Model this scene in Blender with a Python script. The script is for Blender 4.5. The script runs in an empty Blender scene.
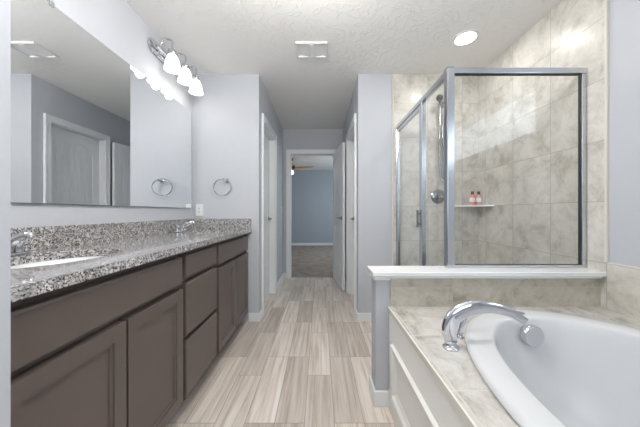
import bpy, bmesh, math, random
from mathutils import Vector, Matrix
random.seed(4)
PI = math.pi
SC = bpy.context.scene
COL = SC.collection

# ------------------------------------------------------------------ camera, world, lights, exposure
H = 1.08                      # eye height
CEIL = 2.44
cd = bpy.data.cameras.new('camera'); cam = bpy.data.objects.new('camera', cd); COL.objects.link(cam)
cam.location = (0, 0, H); cam.rotation_euler = (PI/2, 0, 0)
cd.sensor_width = 36; cd.lens = 14.4; cd.shift_x = 0.0005; cd.shift_y = -0.0023; cd.clip_start = 0.02
SC.camera = cam
SC.view_settings.view_transform = 'Standard'
SC.view_settings.look = 'None'
SC.view_settings.gamma = 1
SC.view_settings.use_curve_mapping = False
SC.view_settings.exposure = 0.64
w = bpy.data.worlds.new('world'); SC.world = w; w.use_nodes = True
bg = w.node_tree.nodes['Background']; bg.inputs[0].default_value = (0.80, 0.90, 1.0, 1); bg.inputs[1].default_value = 1.2

def area(name, loc, rot, sx, sy, power, color, spread=PI):
    l = bpy.data.lights.new(name, 'AREA'); l.shape = 'RECTANGLE'; l.size = sx; l.size_y = sy
    l.energy = power; l.color = color; l.spread = spread
    o = bpy.data.objects.new(name, l); COL.objects.link(o); o.location = loc; o.rotation_euler = rot
    return o
# daylight through the window above the tub; entry and bedroom windows added for light
area('daylight_tub_window', (1.74, 0.31, 1.865), (0, PI/2, 0), 0.40, 1.6, 3.5, (0.80, 0.86, 1.0))
area('added_entry_daylight', (0.45, -1.46, 1.55), (PI/2, 0, 0), 1.5, 1.3, 6, (0.97, 0.98, 1.0))  # unseen source behind the camera, added to brighten the bathroom
area('added_bedroom_daylight', (2.05, 6.4, 1.50), (0, PI/2, 0), 1.2, 1.6, 30, (0.86, 0.93, 1.0))  # unseen source beyond the doorway, added to light the bedroom
SHADE_E, DOWN_E, BULB_W, DOME_E = 0.62, 44.0, 0.24, 31.0

# ------------------------------------------------------------------ materials
def mat(name):
    m = bpy.data.materials.new(name); m.use_nodes = True
    nt = m.node_tree; b = nt.nodes['Principled BSDF']
    return m, nt, b
def srgb(r, g, b):
    f = lambda c: ((c/255+0.055)/1.055)**2.4 if c/255 > 0.04045 else c/255/12.92
    return (f(r), f(g), f(b), 1)
def N(nt, t, **k):
    n = nt.nodes.new(t)
    for a, v in k.items():
        setattr(n, a, v)
    return n
def simple(name, col, rough=0.5, metal=0.0, spec=0.5, noise=0.0, nscale=40, bump=0.0, coat=0.0):
    m, nt, b = mat(name)
    b.inputs['Base Color'].default_value = col; b.inputs['Roughness'].default_value = rough
    b.inputs['Metallic'].default_value = metal; b.inputs['Specular IOR Level'].default_value = spec
    b.inputs['Coat Weight'].default_value = coat
    tc = N(nt, 'ShaderNodeTexCoord'); nz = N(nt, 'ShaderNodeTexNoise')
    nz.inputs['Scale'].default_value = nscale; nz.inputs['Detail'].default_value = 4
    nt.links.new(tc.outputs['Object'], nz.inputs['Vector'])
    if noise > 0:
        mx = N(nt, 'ShaderNodeMixRGB', blend_type='MULTIPLY'); mx.inputs[0].default_value = noise
        mx.inputs[1].default_value = col; nt.links.new(nz.outputs['Fac'], mx.inputs[2])
        sc = N(nt, 'ShaderNodeMixRGB', blend_type='MIX'); sc.inputs[0].default_value = 0.5
        nt.links.new(mx.outputs[0], sc.inputs[1]); sc.inputs[2].default_value = col
        nt.links.new(sc.outputs[0], b.inputs['Base Color'])
    if bump > 0:
        bp = N(nt, 'ShaderNodeBump'); bp.inputs['Strength'].default_value = bump; bp.inputs['Distance'].default_value = 0.004
        nt.links.new(nz.outputs['Fac'], bp.inputs['Height']); nt.links.new(bp.outputs[0], b.inputs['Normal'])
    return m
def emis(name, col, e, base=None):
    m, nt, b = mat(name)
    b.inputs['Base Color'].default_value = base or col
    b.inputs['Emission Color'].default_value = col; b.inputs['Emission Strength'].default_value = e
    return m
def glass(name, tint=(0.97, 0.985, 0.98, 1), ior=1.5, boost=1.0):
    m = bpy.data.materials.new(name); m.use_nodes = True; nt = m.node_tree; nt.nodes.clear()
    out = N(nt, 'ShaderNodeOutputMaterial'); mx = N(nt, 'ShaderNodeMixShader')
    tr = N(nt, 'ShaderNodeBsdfTransparent'); gl = N(nt, 'ShaderNodeBsdfGlossy'); fr = N(nt, 'ShaderNodeLayerWeight'); fr.inputs['Blend'].default_value = 0.5
    pw = N(nt, 'ShaderNodeMath', operation='POWER'); pw.inputs[1].default_value = 5.0; nt.links.new(fr.outputs['Facing'], pw.inputs[0])
    tr.inputs[0].default_value = tint; gl.inputs['Roughness'].default_value = 0.0; gl.inputs[0].default_value = (0.95, 0.97, 1, 1)
    mu = N(nt, 'ShaderNodeMath', operation='MULTIPLY_ADD'); mu.inputs[1].default_value = 0.9; mu.inputs[2].default_value = 0.035*boost
    nt.links.new(pw.outputs[0], mu.inputs[0]); nt.links.new(mu.outputs[0], mx.inputs[0])
    nt.links.new(tr.outputs[0], mx.inputs[1]); nt.links.new(gl.outputs[0], mx.inputs[2]); nt.links.new(mx.outputs[0], out.inputs[0])
    return m
def ramp(nt, stops):
    r = N(nt, 'ShaderNodeValToRGB'); e = r.color_ramp.elements
    while len(e) < len(stops): e.new(0.5)
    for i, (p, c) in enumerate(stops):
        e[i].position = p; e[i].color = c
    return r

def wall_paint(name, col):
    m, nt, b = mat(name)
    b.inputs['Base Color'].default_value = col; b.inputs['Roughness'].default_value = 0.55
    b.inputs['Specular IOR Level'].default_value = 0.3
    g = N(nt, 'ShaderNodeNewGeometry'); nz = N(nt, 'ShaderNodeTexNoise'); nz.inputs['Scale'].default_value = 160
    bp = N(nt, 'ShaderNodeBump'); bp.inputs['Strength'].default_value = 0.08; bp.inputs['Distance'].default_value = 0.002
    nt.links.new(g.outputs['Position'], nz.inputs['Vector']); nt.links.new(nz.outputs['Fac'], bp.inputs['Height'])
    nt.links.new(bp.outputs[0], b.inputs['Normal'])
    return m
M_wall = wall_paint('wall_paint', srgb(196, 199, 205))
M_bedwall = wall_paint('wall_paint_dim_bedroom', srgb(172, 179, 188))  # same wall paint, the bedroom's dim bluish light put into the colour
M_trim = simple('trim_white', srgb(238, 240, 242), 0.35)
M_white = simple('gloss_white', srgb(242, 243, 245), 0.12, coat=0.5)
M_porc = simple('porcelain', srgb(236, 238, 240), 0.1, coat=0.6)
M_acryl = simple('tub_acrylic', srgb(217, 218, 220), 0.2)
M_skirt = simple('skirt_paint', srgb(246, 245, 242), 0.35)
M_cap = simple('ledge_cap', srgb(240, 240, 240), 0.25)
M_plastic = simple('plastic_white', srgb(238, 238, 238), 0.4)
M_slot = simple('slot_dark', srgb(40, 40, 42), 0.6)
M_chrome = simple('chrome', (0.66, 0.67, 0.70, 1), 0.06, 1.0)
M_ring = simple('polished_dark_chrome', (0.36, 0.37, 0.39, 1), 0.08, 1.0)
M_nickel = simple('brushed_aluminium', (0.62, 0.64, 0.67, 1), 0.22, 1.0)
M_dark_nickel = simple('satin_nickel', (0.30, 0.29, 0.29, 1), 0.3, 1.0)
M_mirror = simple('mirror_silver', (0.90, 0.92, 0.93, 1), 0.0, 1.0)
M_edge = simple('glass_edge', srgb(60, 70, 70), 0.2)
M_gasket = simple('dark_gasket', srgb(45, 46, 48), 0.5)
M_cab = simple('espresso_paint', srgb(102, 91, 86), 0.33, spec=0.5, noise=0.25, nscale=6)
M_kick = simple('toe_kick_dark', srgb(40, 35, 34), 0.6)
M_glass = glass('shower_glass', (0.995, 1.0, 0.995, 1), boost=0.9)
M_pane = glass('window_glass')
M_pink = simple('pink_lotion', srgb(226, 140, 140), 0.25)
M_coral = simple('clear_pink_gel', srgb(216, 165, 160), 0.2)
M_label = simple('bottle_label', srgb(240, 232, 230), 0.5)
M_cap_dark = simple('bottle_cap_dark', srgb(48, 42, 44), 0.4)
M_wood = simple('fan_blade_wood', srgb(226, 146, 74), 0.4, noise=0.3, nscale=12)
M_bronze = simple('fan_bronze', srgb(96, 66, 44), 0.35, 0.6)
M_shade = emis('frosted_shade_lit', (1.0, 0.965, 0.91, 1), SHADE_E, srgb(245, 245, 242))
M_down = emis('downlight_lens', (1.0, 0.97, 0.93, 1), DOWN_E)
M_dome = emis('added_globe_glow', (1.0, 0.975, 0.94, 1), DOME_E)
M_fanlight = emis('fan_globe_lit', (1.0, 0.95, 0.86, 1), 4.0)
M_grout = simple('grout', srgb(205, 200, 190), 0.7)
M_schluter = simple('tile_edge_trim', srgb(222, 218, 208), 0.35)

def ceiling_mat(name, col, strength):
    m, nt, b = mat(name)
    b.inputs['Base Color'].default_value = col; b.inputs['Roughness'].default_value = 0.8
    g = N(nt, 'ShaderNodeNewGeometry')
    nz = N(nt, 'ShaderNodeTexNoise'); nz.inputs['Scale'].default_value = 5; nz.inputs['Detail'].default_value = 4; nz.inputs['Distortion'].default_value = 2.5
    nz2 = N(nt, 'ShaderNodeTexNoise'); nz2.inputs['Scale'].default_value = 22; nz2.inputs['Detail'].default_value = 3; nz2.inputs['Distortion'].default_value = 1.5
    nt.links.new(g.outputs['Position'], nz.inputs['Vector']); nt.links.new(g.outputs['Position'], nz2.inputs['Vector'])
    r = ramp(nt, [(0.49, (0, 0, 0, 1)), (0.52, (1, 1, 1, 1)), (0.55, (0, 0, 0, 1))])
    nt.links.new(nz.outputs['Fac'], r.inputs[0])
    mu = N(nt, 'ShaderNodeMath', operation='MULTIPLY'); nt.links.new(r.outputs[0], mu.inputs[0]); nt.links.new(nz2.outputs['Fac'], mu.inputs[1])
    bp = N(nt, 'ShaderNodeBump'); bp.inputs['Strength'].default_value = strength; bp.inputs['Distance'].default_value = 0.006
    nt.links.new(mu.outputs[0], bp.inputs['Height']); nt.links.new(bp.outputs[0], b.inputs['Normal'])
    return m
M_ceil = ceiling_mat('ceiling_textured', srgb(243, 242, 240), 0.7)

def stone(nt, vec, lo, mid, hi, scale=3.0):
    nz = N(nt, 'ShaderNodeTexNoise', noise_dimensions='4D'); nz.inputs['Scale'].default_value = scale; nz.inputs['Detail'].default_value = 8
    nz.inputs['Roughness'].default_value = 0.74; nz.inputs['Distortion'].default_value = 0.5
    nt.links.new(vec, nz.inputs['Vector'])
    r = ramp(nt, [(0.36, lo), (0.48, mid), (0.60, hi)])
    nt.links.new(nz.outputs['Fac'], r.inputs[0])
    return nz, r
def tile_mat(name, ax, off, size, lo, mid, hi, rough=0.3, grout=srgb(178, 173, 164), scale=7.0, mortar=0.0022):
    """square tiles laid in a stacked grid over the two world axes ax, joints through off"""
    m, nt, b = mat(name)
    g = N(nt, 'ShaderNodeNewGeometry'); sp = N(nt, 'ShaderNodeSeparateXYZ'); nt.links.new(g.outputs['Position'], sp.inputs[0])
    cb = N(nt, 'ShaderNodeCombineXYZ')
    for i in (0, 1):
        s = N(nt, 'ShaderNodeMath', operation='SUBTRACT'); nt.links.new(sp.outputs['XYZ'.index(ax[i])], s.inputs[0]); s.inputs[1].default_value = off[i] - 20*size
        nt.links.new(s.outputs[0], cb.inputs[i])
    br = N(nt, 'ShaderNodeTexBrick', offset=0.0, squash=1.0)
    br.inputs['Scale'].default_value = 1; br.inputs['Brick Width'].default_value = size; br.inputs['Row Height'].default_value = size
    br.inputs['Mortar Size'].default_value = mortar; br.inputs['Mortar Smooth'].default_value = 0.1
    br.inputs['Color1'].default_value = (0, 0, 0, 1); br.inputs['Color2'].default_value = (1, 1, 1, 1); br.inputs['Mortar'].default_value = (0.5, 0.5, 0.5, 1)
    nt.links.new(cb.outputs[0], br.inputs['Vector'])
    nz, r = stone(nt, g.outputs['Position'], lo, mid, hi, scale)
    mw = N(nt, 'ShaderNodeMath', operation='MULTIPLY'); mw.inputs[1].default_value = 9.0
    nt.links.new(br.outputs['Color'], mw.inputs[0]); nt.links.new(mw.outputs[0], nz.inputs['W'])
    mx = N(nt, 'ShaderNodeMixRGB'); nt.links.new(br.outputs['Fac'], mx.inputs[0]); nt.links.new(r.outputs[0], mx.inputs[1]); mx.inputs[2].default_value = grout
    nt.links.new(mx.outputs[0], b.inputs['Base Color'])
    b.inputs['Roughness'].default_value = rough
    inv = N(nt, 'ShaderNodeMath', operation='SUBTRACT'); inv.inputs[0].default_value = 1; nt.links.new(br.outputs['Fac'], inv.inputs[1])
    bp = N(nt, 'ShaderNodeBump'); bp.inputs['Strength'].default_value = 0.5; bp.inputs['Distance'].default_value = 0.002
    nt.links.new(inv.outputs[0], bp.inputs['Height']); nt.links.new(bp.outputs[0], b.inputs['Normal'])
    return m
TS = 0.338
T_LO, T_MID, T_HI = srgb(180, 174, 163), srgb(207, 203, 195), srgb(222, 219, 212)
M_tile_r = tile_mat('beige_tile_side', 'YZ', (1.73, 0.80), TS, T_LO, T_MID, T_HI)
M_tile_b = tile_mat('beige_tile_back', 'XZ', (1.065, 0.80), TS, T_LO, T_MID, T_HI)
M_tile_k = tile_mat('beige_tile_ledge', 'XZ', (0.737, 0.663), TS, srgb(158, 150, 134), srgb(190, 183, 169), srgb(206, 200, 188), grout=srgb(196, 190, 178))
M_tile_d = tile_mat('beige_tile_deck_lit', 'XY', (0.737, 1.09), TS, srgb(158, 151, 141), srgb(194, 190, 183), srgb(212, 209, 204), rough=0.22, scale=6, grout=srgb(214, 208, 198))  # same beige tile as the walls, its lit look put into the palette

def granite():
    m, nt, b = mat('speckled_granite')
    tc = N(nt, 'ShaderNodeTexCoord')
    v = N(nt, 'ShaderNodeTexVoronoi'); v.inputs['Scale'].default_value = 210; v.inputs['Randomness'].default_value = 1
    nt.links.new(tc.outputs['Object'], v.inputs['Vector'])
    sp = N(nt, 'ShaderNodeSeparateXYZ'); nt.links.new(v.outputs['Color'], sp.inputs[0])
    r = ramp(nt, [(0.0, srgb(84, 80, 82)), (0.14, srgb(132, 128, 129)), (0.36, srgb(176, 172, 171)), (0.60, srgb(208, 205, 202)), (0.85, srgb(228, 226, 223))])
    r.color_ramp.interpolation = 'CONSTANT'
    nt.links.new(sp.outputs[0], r.inputs[0])
    nz = N(nt, 'ShaderNodeTexNoise'); nz.inputs['Scale'].default_value = 45; nz.inputs['Detail'].default_value = 4
    nt.links.new(tc.outputs['Object'], nz.inputs['Vector'])
    r2 = ramp(nt, [(0.38, srgb(138, 133, 133)), (0.6, (1, 1, 1, 1))]); nt.links.new(nz.outputs['Fac'], r2.inputs[0])
    mx = N(nt, 'ShaderNodeMixRGB', blend_type='MULTIPLY'); mx.inputs[0].default_value = 0.6
    nt.links.new(r.outputs[0], mx.inputs[1]); nt.links.new(r2.outputs[0], mx.inputs[2]); nt.links.new(mx.outputs[0], b.inputs['Base Color'])
    b.inputs['Roughness'].default_value = 0.1; b.inputs['Specular IOR Level'].default_value = 0.8; b.inputs['Coat Weight'].default_value = 0.6; b.inputs['Coat Roughness'].default_value = 0.05
    return m
M_gran = granite()

def floor_mat():
    m, nt, b = mat('wood_look_plank_tile')
    g = N(nt, 'ShaderNodeNewGeometry'); sp = N(nt, 'ShaderNodeSeparateXYZ'); nt.links.new(g.outputs['Position'], sp.inputs[0])
    cb = N(nt, 'ShaderNodeCombineXYZ')
    a = N(nt, 'ShaderNodeMath', operation='ADD'); nt.links.new(sp.outputs[1], a.inputs[0]); a.inputs[1].default_value = 12 - 1.31
    c = N(nt, 'ShaderNodeMath', operation='ADD'); nt.links.new(sp.outputs[0], c.inputs[0]); c.inputs[1].default_value = 0.153*40 - 0.075
    nt.links.new(a.outputs[0], cb.inputs[0]); nt.links.new(c.outputs[0], cb.inputs[1])
    br = N(nt, 'ShaderNodeTexBrick', offset=0.36, offset_frequency=3, squash=1.0)
    br.inputs['Scale'].default_value = 1; br.inputs['Brick Width'].default_value = 0.6; br.inputs['Row Height'].default_value = 0.153
    br.inputs['Mortar Size'].default_value = 0.0012; br.inputs['Color1'].default_value = (0, 0, 0, 1); br.inputs['Color2'].default_value = (1, 1, 1, 1)
    nt.links.new(cb.outputs[0], br.inputs['Vector'])
    mp = N(nt, 'ShaderNodeMapping'); mp.inputs['Scale'].default_value = (26, 1.1, 1); nt.links.new(g.outputs['Position'], mp.inputs['Vector'])
    nz = N(nt, 'ShaderNodeTexNoise', noise_dimensions='4D'); nz.inputs['Scale'].default_value = 1.6; nz.inputs['Detail'].default_value = 6; nz.inputs['Roughness'].default_value = 0.62; nz.inputs['Distortion'].default_value = 0.5
    nt.links.new(mp.outputs[0], nz.inputs['Vector'])
    mw = N(nt, 'ShaderNodeMath', operation='MULTIPLY'); mw.inputs[1].default_value = 20; nt.links.new(br.outputs['Color'], mw.inputs[0]); nt.links.new(mw.outputs[0], nz.inputs['W'])
    r = ramp(nt, [(0.30, srgb(192, 177, 163)), (0.48, srgb(226, 215, 204)), (0.66, srgb(245, 239, 232))]); nt.links.new(nz.outputs['Fac'], r.inputs[0])
    tone = ramp(nt, [(0.0, (0.72, 0.70, 0.685, 1)), (0.5, (0.93, 0.925, 0.92, 1)), (1.0, (1.04, 1.04, 1.04, 1))]); nt.links.new(br.outputs['Color'], tone.inputs[0])
    mx = N(nt, 'ShaderNodeMixRGB', blend_type='MULTIPLY'); mx.inputs[0].default_value = 1; nt.links.new(r.outputs[0], mx.inputs[1]); nt.links.new(tone.outputs[0], mx.inputs[2])
    m2 = N(nt, 'ShaderNodeMixRGB'); nt.links.new(br.outputs['Fac'], m2.inputs[0]); nt.links.new(mx.outputs[0], m2.inputs[1]); m2.inputs[2].default_value = srgb(138, 127, 117)
    nt.links.new(m2.outputs[0], b.inputs['Base Color']); b.inputs['Roughness'].default_value = 0.36; b.inputs['Specular IOR Level'].default_value = 0.4
    bp = N(nt, 'ShaderNodeBump'); bp.inputs['Strength'].default_value = 0.12; bp.inputs['Distance'].default_value = 0.002
    nt.links.new(nz.outputs['Fac'], bp.inputs['Height']); nt.links.new(bp.outputs[0], b.inputs['Normal'])
    return m
M_floor = floor_mat()
def carpet_mat():
    m, nt, b = mat('taupe_carpet')
    g = N(nt, 'ShaderNodeNewGeometry'); nz = N(nt, 'ShaderNodeTexNoise'); nz.inputs['Scale'].default_value = 260; nz.inputs['Detail'].default_value = 4
    n2 = N(nt, 'ShaderNodeTexNoise'); n2.inputs['Scale'].default_value = 7; n2.inputs['Detail'].default_value = 4
    nt.links.new(g.outputs['Position'], nz.inputs['Vector']); nt.links.new(g.outputs['Position'], n2.inputs['Vector'])
    mm = N(nt, 'ShaderNodeMath', operation='MULTIPLY_ADD'); mm.inputs[1].default_value = 0.5
    h = N(nt, 'ShaderNodeMath', operation='MULTIPLY'); h.inputs[1].default_value = 0.5; nt.links.new(n2.outputs['Fac'], h.inputs[0])
    nt.links.new(nz.outputs['Fac'], mm.inputs[0]); nt.links.new(h.outputs[0], mm.inputs[2])
    r = ramp(nt, [(0.35, srgb(132, 120, 112)), (0.65, srgb(178, 166, 156))]); nt.links.new(mm.outputs[0], r.inputs[0])
    nt.links.new(r.outputs[0], b.inputs['Base Color']); b.inputs['Roughness'].default_value = 0.95
    bp = N(nt, 'ShaderNodeBump'); bp.inputs['Strength'].default_value = 0.6; bp.inputs['Distance'].default_value = 0.01
    nt.links.new(nz.outputs['Fac'], bp.inputs['Height']); nt.links.new(bp.outputs[0], b.inputs['Normal'])
    return m
M_carpet = carpet_mat()

# ------------------------------------------------------------------ mesh helpers
def box(bm, x0, x1, y0, y1, z0, z1, bev=0.0):
    vs = [bm.verts.new((x, y, z)) for x in (x0, x1) for y in (y0, y1) for z in (z0, z1)]
    F = [(0, 1, 3, 2), (4, 6, 7, 5), (0, 4, 5, 1), (2, 3, 7, 6), (0, 2, 6, 4), (1, 5, 7, 3)]
    fs = [bm.faces.new([vs[i] for i in f]) for f in F]
    if bev > 0:
        es = list({e for f in fs for e in f.edges})
        bmesh.ops.bevel(bm, geom=es, offset=bev, segments=2, affect='EDGES', profile=0.5)
def boxes(*bs, bev=0.0):
    bm = bmesh.new()
    for b in bs: box(bm, *b, bev=bev)
    return bm
def tube(bm, pts, rad, seg=14, cap=True, flat=None):
    """tube through pts; rad a number or a list; flat = (axis vector, factor) squashes the section"""
    pts = [Vector(p) for p in pts]; n = len(pts)
    rs = rad if isinstance(rad, (list, tuple)) else [rad]*n
    rings = []; up = None
    for i, p in enumerate(pts):
        t = (pts[min(i+1, n-1)] - pts[max(i-1, 0)]).normalized()
        if up is None:
            up = Vector((0, 0, 1)) if abs(t.z) < 0.9 else Vector((0, 1, 0))
        a = t.cross(up).normalized(); up2 = a.cross(t).normalized(); up = up2
        fa, fu = (flat if flat else (1, 1))
        rings.append([bm.verts.new(p + a*math.cos(2*PI*k/seg)*rs[i]*fa + up2*math.sin(2*PI*k/seg)*rs[i]*fu) for k in range(seg)])
    for r0, r1 in zip(rings, rings[1:]):
        for k in range(seg):
            bm.faces.new((r0[k], r0[(k+1) % seg], r1[(k+1) % seg], r1[k]))
    if cap:
        bm.faces.new(rings[0][::-1]); bm.faces.new(rings[-1])
def smooth_path(pts, n=8):
    P = [Vector(p) for p in pts]; out = []
    Q = [P[0]*2-P[1]] + P + [P[-1]*2-P[-2]]
    for i in range(1, len(Q)-2):
        for k in range(n):
            t = k/n
            out.append(0.5*((2*Q[i]) + (Q[i+1]-Q[i-1])*t + (2*Q[i-1]-5*Q[i]+4*Q[i+1]-Q[i+2])*t*t + (3*Q[i]-Q[i-1]-3*Q[i+1]+Q[i+2])*t**3))
    out.append(P[-1]); return out
def lathe(bm, prof, c=(0, 0, 0), axis='Z', seg=28, caps=True):
    """prof: list of (radius, height along axis)"""
    c = Vector(c); rings = []
    for r, h in prof:
        ring = []
        for k in range(seg):
            a = 2*PI*k/seg; u, v = r*math.cos(a), r*math.sin(a)
            if axis == 'Z': q = Vector((u, v, h))
            elif axis == 'X': q = Vector((h, u, v))
            else: q = Vector((v, h, u))
            ring.append(bm.verts.new(c + q))
        rings.append(ring)
    for r0, r1 in zip(rings, rings[1:]):
        for k in range(seg):
            bm.faces.new((r0[k], r0[(k+1) % seg], r1[(k+1) % seg], r1[k]))
    if caps:
        bm.faces.new(rings[0][::-1]); bm.faces.new(rings[-1])
def poly_extrude(bm, pts, vec):
    a = [bm.verts.new(p) for p in pts]; b = [bm.verts.new(Vector(p)+Vector(vec)) for p in pts]
    bm.faces.new(a); bm.faces.new(b[::-1]); n = len(a)
    for i in range(n): bm.faces.new((a[i], b[i], b[(i+1) % n], a[(i+1) % n]))
def holed_plate(outer, holes, z0, z1):
    """flat slab with oval holes"""
    bm = bmesh.new(); es = []
    for loop in [outer] + holes:
        vs = [bm.verts.new((x, y, z0)) for x, y in loop]
        es += [bm.edges.new((vs[i], vs[(i+1) % len(vs)])) for i in range(len(vs))]
    bmesh.ops.triangle_fill(bm, use_beauty=True, use_dissolve=False, edges=es)
    r = bmesh.ops.extrude_face_region(bm, geom=bm.faces[:])
    bmesh.ops.translate(bm, verts=[v for v in r['geom'] if isinstance(v, bmesh.types.BMVert)], vec=(0, 0, z1-z0))
    return bm
def ring_panel(bm, o, u, v, n, W, Hh, steps, t):
    """rectangular slab (W x Hh along u, v, thickness t behind o) whose front face (normal n) has stepped concentric insets: (inset, depth)"""
    o, u, v, n = Vector(o), Vector(u), Vector(v), Vector(n)
    def rect(i, d): return [bm.verts.new(o + u*a + v*b - n*d) for a, b in ((i, i), (W-i, i), (W-i, Hh-i), (i, Hh-i))]
    rs = [rect(0, t), rect(0, 0)] + [rect(i, d) for i, d in steps]
    for a, b in zip(rs, rs[1:]):
        for k in range(4): bm.faces.new((a[k], a[(k+1) % 4], b[(k+1) % 4], b[k]))
    bm.faces.new(rs[-1]); bm.faces.new(rs[0][::-1])

OFF = {}
def obj(name, bm, m, parent=None, smooth=False, bevel=0.0, local=False):
    bmesh.ops.recalc_face_normals(bm, faces=bm.faces[:])
    off = OFF.get(parent.name, Vector()) if parent else Vector()
    if not local and off.length > 0: bmesh.ops.translate(bm, verts=bm.verts[:], vec=-off)
    me = bpy.data.meshes.new(name); bm.to_mesh(me); bm.free()
    o = bpy.data.objects.new(name, me); COL.objects.link(o); me.materials.append(m)
    if parent: o.parent = parent; OFF[o.name] = off
    if smooth:
        for p in me.polygons: p.use_smooth = True
        if smooth != 'all':
            md = o.modifiers.new('split', 'EDGE_SPLIT'); md.split_angle = math.radians(40)
    if bevel > 0:
        md = o.modifiers.new('bevel', 'BEVEL'); md.width = bevel; md.segments = 2; md.limit_method = 'ANGLE'
    return o
def tag(o, label, cat, group=None):
    o['label'] = label; o['category'] = cat
    if group: o['group'] = group
    return o
def thing(name, label, cat, loc=(0, 0, 0), group=None):
    o = bpy.data.objects.new(name, None); COL.objects.link(o); o.empty_display_size = 0.05
    o.location = loc; OFF[o.name] = Vector(loc); return tag(o, label, cat, group)
def struct(name, bm, m, parent=None, **k):
    o = obj(name, bm, m, parent, **k)
    if not parent: o['kind'] = 'structure'
    return o
def copy_tree(o, parent=None):
    c = o.copy(); COL.objects.link(c)
    if parent: c.parent = parent
    for ch in list(o.children): copy_tree(ch, c)
    return c
def ell(cx, cy, a, b, n=64, p=2.0):
    out = []
    for k in range(n):
        t = 2*PI*k/n; c, s = math.cos(t), math.sin(t)
        out.append((cx + a*math.copysign(abs(c)**(2/p), c), cy + b*math.copysign(abs(s)**(2/p), s)))
    return out

# ------------------------------------------------------------------ the setting
XL, XR, HL, HR = -1.25, 1.57, -0.60, 0.38        # room sides, hallway sides
YB, YE, YN = 2.53, 4.19, -1.30                   # end of bathroom, end of hallway, wall behind the camera
T = 0.12
DH = 2.04
struct('floor', boxes((XL-T, XR+T, YN-T, YE+0.06, -0.05, 0.0)), M_floor)
struct('floor_bedroom', boxes((-2.8, 2.1, YE+0.06, 8.37, -0.05, 0.004)), M_carpet)
struct('ceiling', boxes((XL-T, XR+T, YN-T, YE+T, CEIL, CEIL+0.06)), M_ceil)
struct('ceiling_bedroom', boxes((-2.8, 2.1, YE+T, 8.37, CEIL, CEIL+0.06)), M_ceil)
struct('wall_left', boxes((XL-T, XL, 0.53, YB+T, 0, CEIL)), M_wall)
struct('wall_entry_left', boxes((XL-T, -0.64, YN, 0.53, 0, CEIL)), M_wall)
DY0, DY1 = 2.70, 3.40
struct('wall_hall_left', boxes((XL, HL, YB, YB+T, 0, CEIL), (HL-T, HL, YB+T, DY0, 0, CEIL), (HL-T, HL, DY1, YE, 0, CEIL), (HL-T, HL, DY0, DY1, DH, CEIL)), M_wall)
struct('wall_hall_right', boxes((HR, XR, YB, YB+T, 0, CEIL), (HR, HR+T, YB+T, DY0, 0, CEIL), (HR, HR+T, DY1, YE, 0, CEIL), (HR, HR+T, DY0, DY1, DH, CEIL)), M_wall)
EX0, EX1 = -0.485, 0.235
struct('wall_hall_end', boxes((-2.8, EX0, YE, YE+T, 0, CEIL), (EX1, 2.1, YE, YE+T, 0, CEIL), (EX0, EX1, YE, YE+T, DH, CEIL)), M_wall)
struct('wall_bedroom_back', boxes((-2.8, 2.1, 8.25, 8.37, 0, CEIL)), M_bedwall)
struct('wall_bedroom_left', boxes((-2.8, -2.68, YE+T, 8.25, 0, CEIL)), M_bedwall)
BW = (5.6, 7.2, 0.9, 2.1)
struct('wall_bedroom_right', boxes((1.9, 2.0, YE+T, BW[0], 0, CEIL), (1.9, 2.0, BW[1], 8.25, 0, CEIL), (1.9, 2.0, BW[0], BW[1], 0, BW[2]), (1.9, 2.0, BW[0], BW[1], BW[3], CEIL)), M_bedwall)
# bathroom right wall with the window over the tub
WY0, WY1, WZ0, WZ1 = -0.50, 1.15, 1.64, 2.09
struct('wall_right', boxes((XR, XR+T, YN, WY0, 0, CEIL), (XR, XR+T, WY1, YB+T, 0, CEIL), (XR, XR+T, WY0, WY1, 0, WZ0), (XR, XR+T, WY0, WY1, WZ1, CEIL)), M_wall)
EW = (-0.25, 1.15, 0.95, 2.15)
struct('wall_entry_back', boxes((-0.64, EW[0], YN-T, YN, 0, CEIL), (EW[1], XR, YN-T, YN, 0, CEIL), (EW[0], EW[1], YN-T, YN, 0, EW[2]), (EW[0], EW[1], YN-T, YN, EW[3], CEIL)), M_wall)
def window(name, ax, c0, c1, z0, z1, pos, dep):
    """frame + sash bars + pane in an opening; ax 'Y' = opening runs along Y in an X-facing wall"""
    f = 0.04
    def B(a0, a1, zz0, zz1, d0, d1):
        return (d0, d1, a0, a1, zz0, zz1) if ax == 'Y' else (a0, a1, d0, d1, zz0, zz1)
    zm = (z0+z1)/2
    fr = boxes(B(c0, c1, z0, z0+f, pos, pos+dep), B(c0, c1, z1-f, z1, pos, pos+dep), B(c0, c0+f, z0+f, z1-f, pos, pos+dep), B(c1-f, c1, z0+f, z1-f, pos, pos+dep))
    o = struct(name, fr, M_trim)
    if name != 'window_1': obj('sash_bar', boxes(B(c0+f, c1-f, zm-0.015, zm+0.015, pos+dep*0.3, pos+dep*0.6)), M_trim, o)
    obj('window_pane', boxes(B(c0+f, c1-f, z0+f, z1-f, pos+dep*0.45, pos+dep*0.45+0.004)), M_pane, o)
    return o
window('window_1', 'Y', WY0, WY1, WZ0, WZ1, XR+0.03, 0.07)
window('window_2_added', 'Y', BW[0], BW[1], BW[2], BW[3], 1.93, 0.05)  # unseen bedroom window, added to let light in
window('window_3_added', 'X', EW[0], EW[1], EW[2], EW[3], YN-0.09, 0.06)  # unseen window behind the camera, added as a light source

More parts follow.
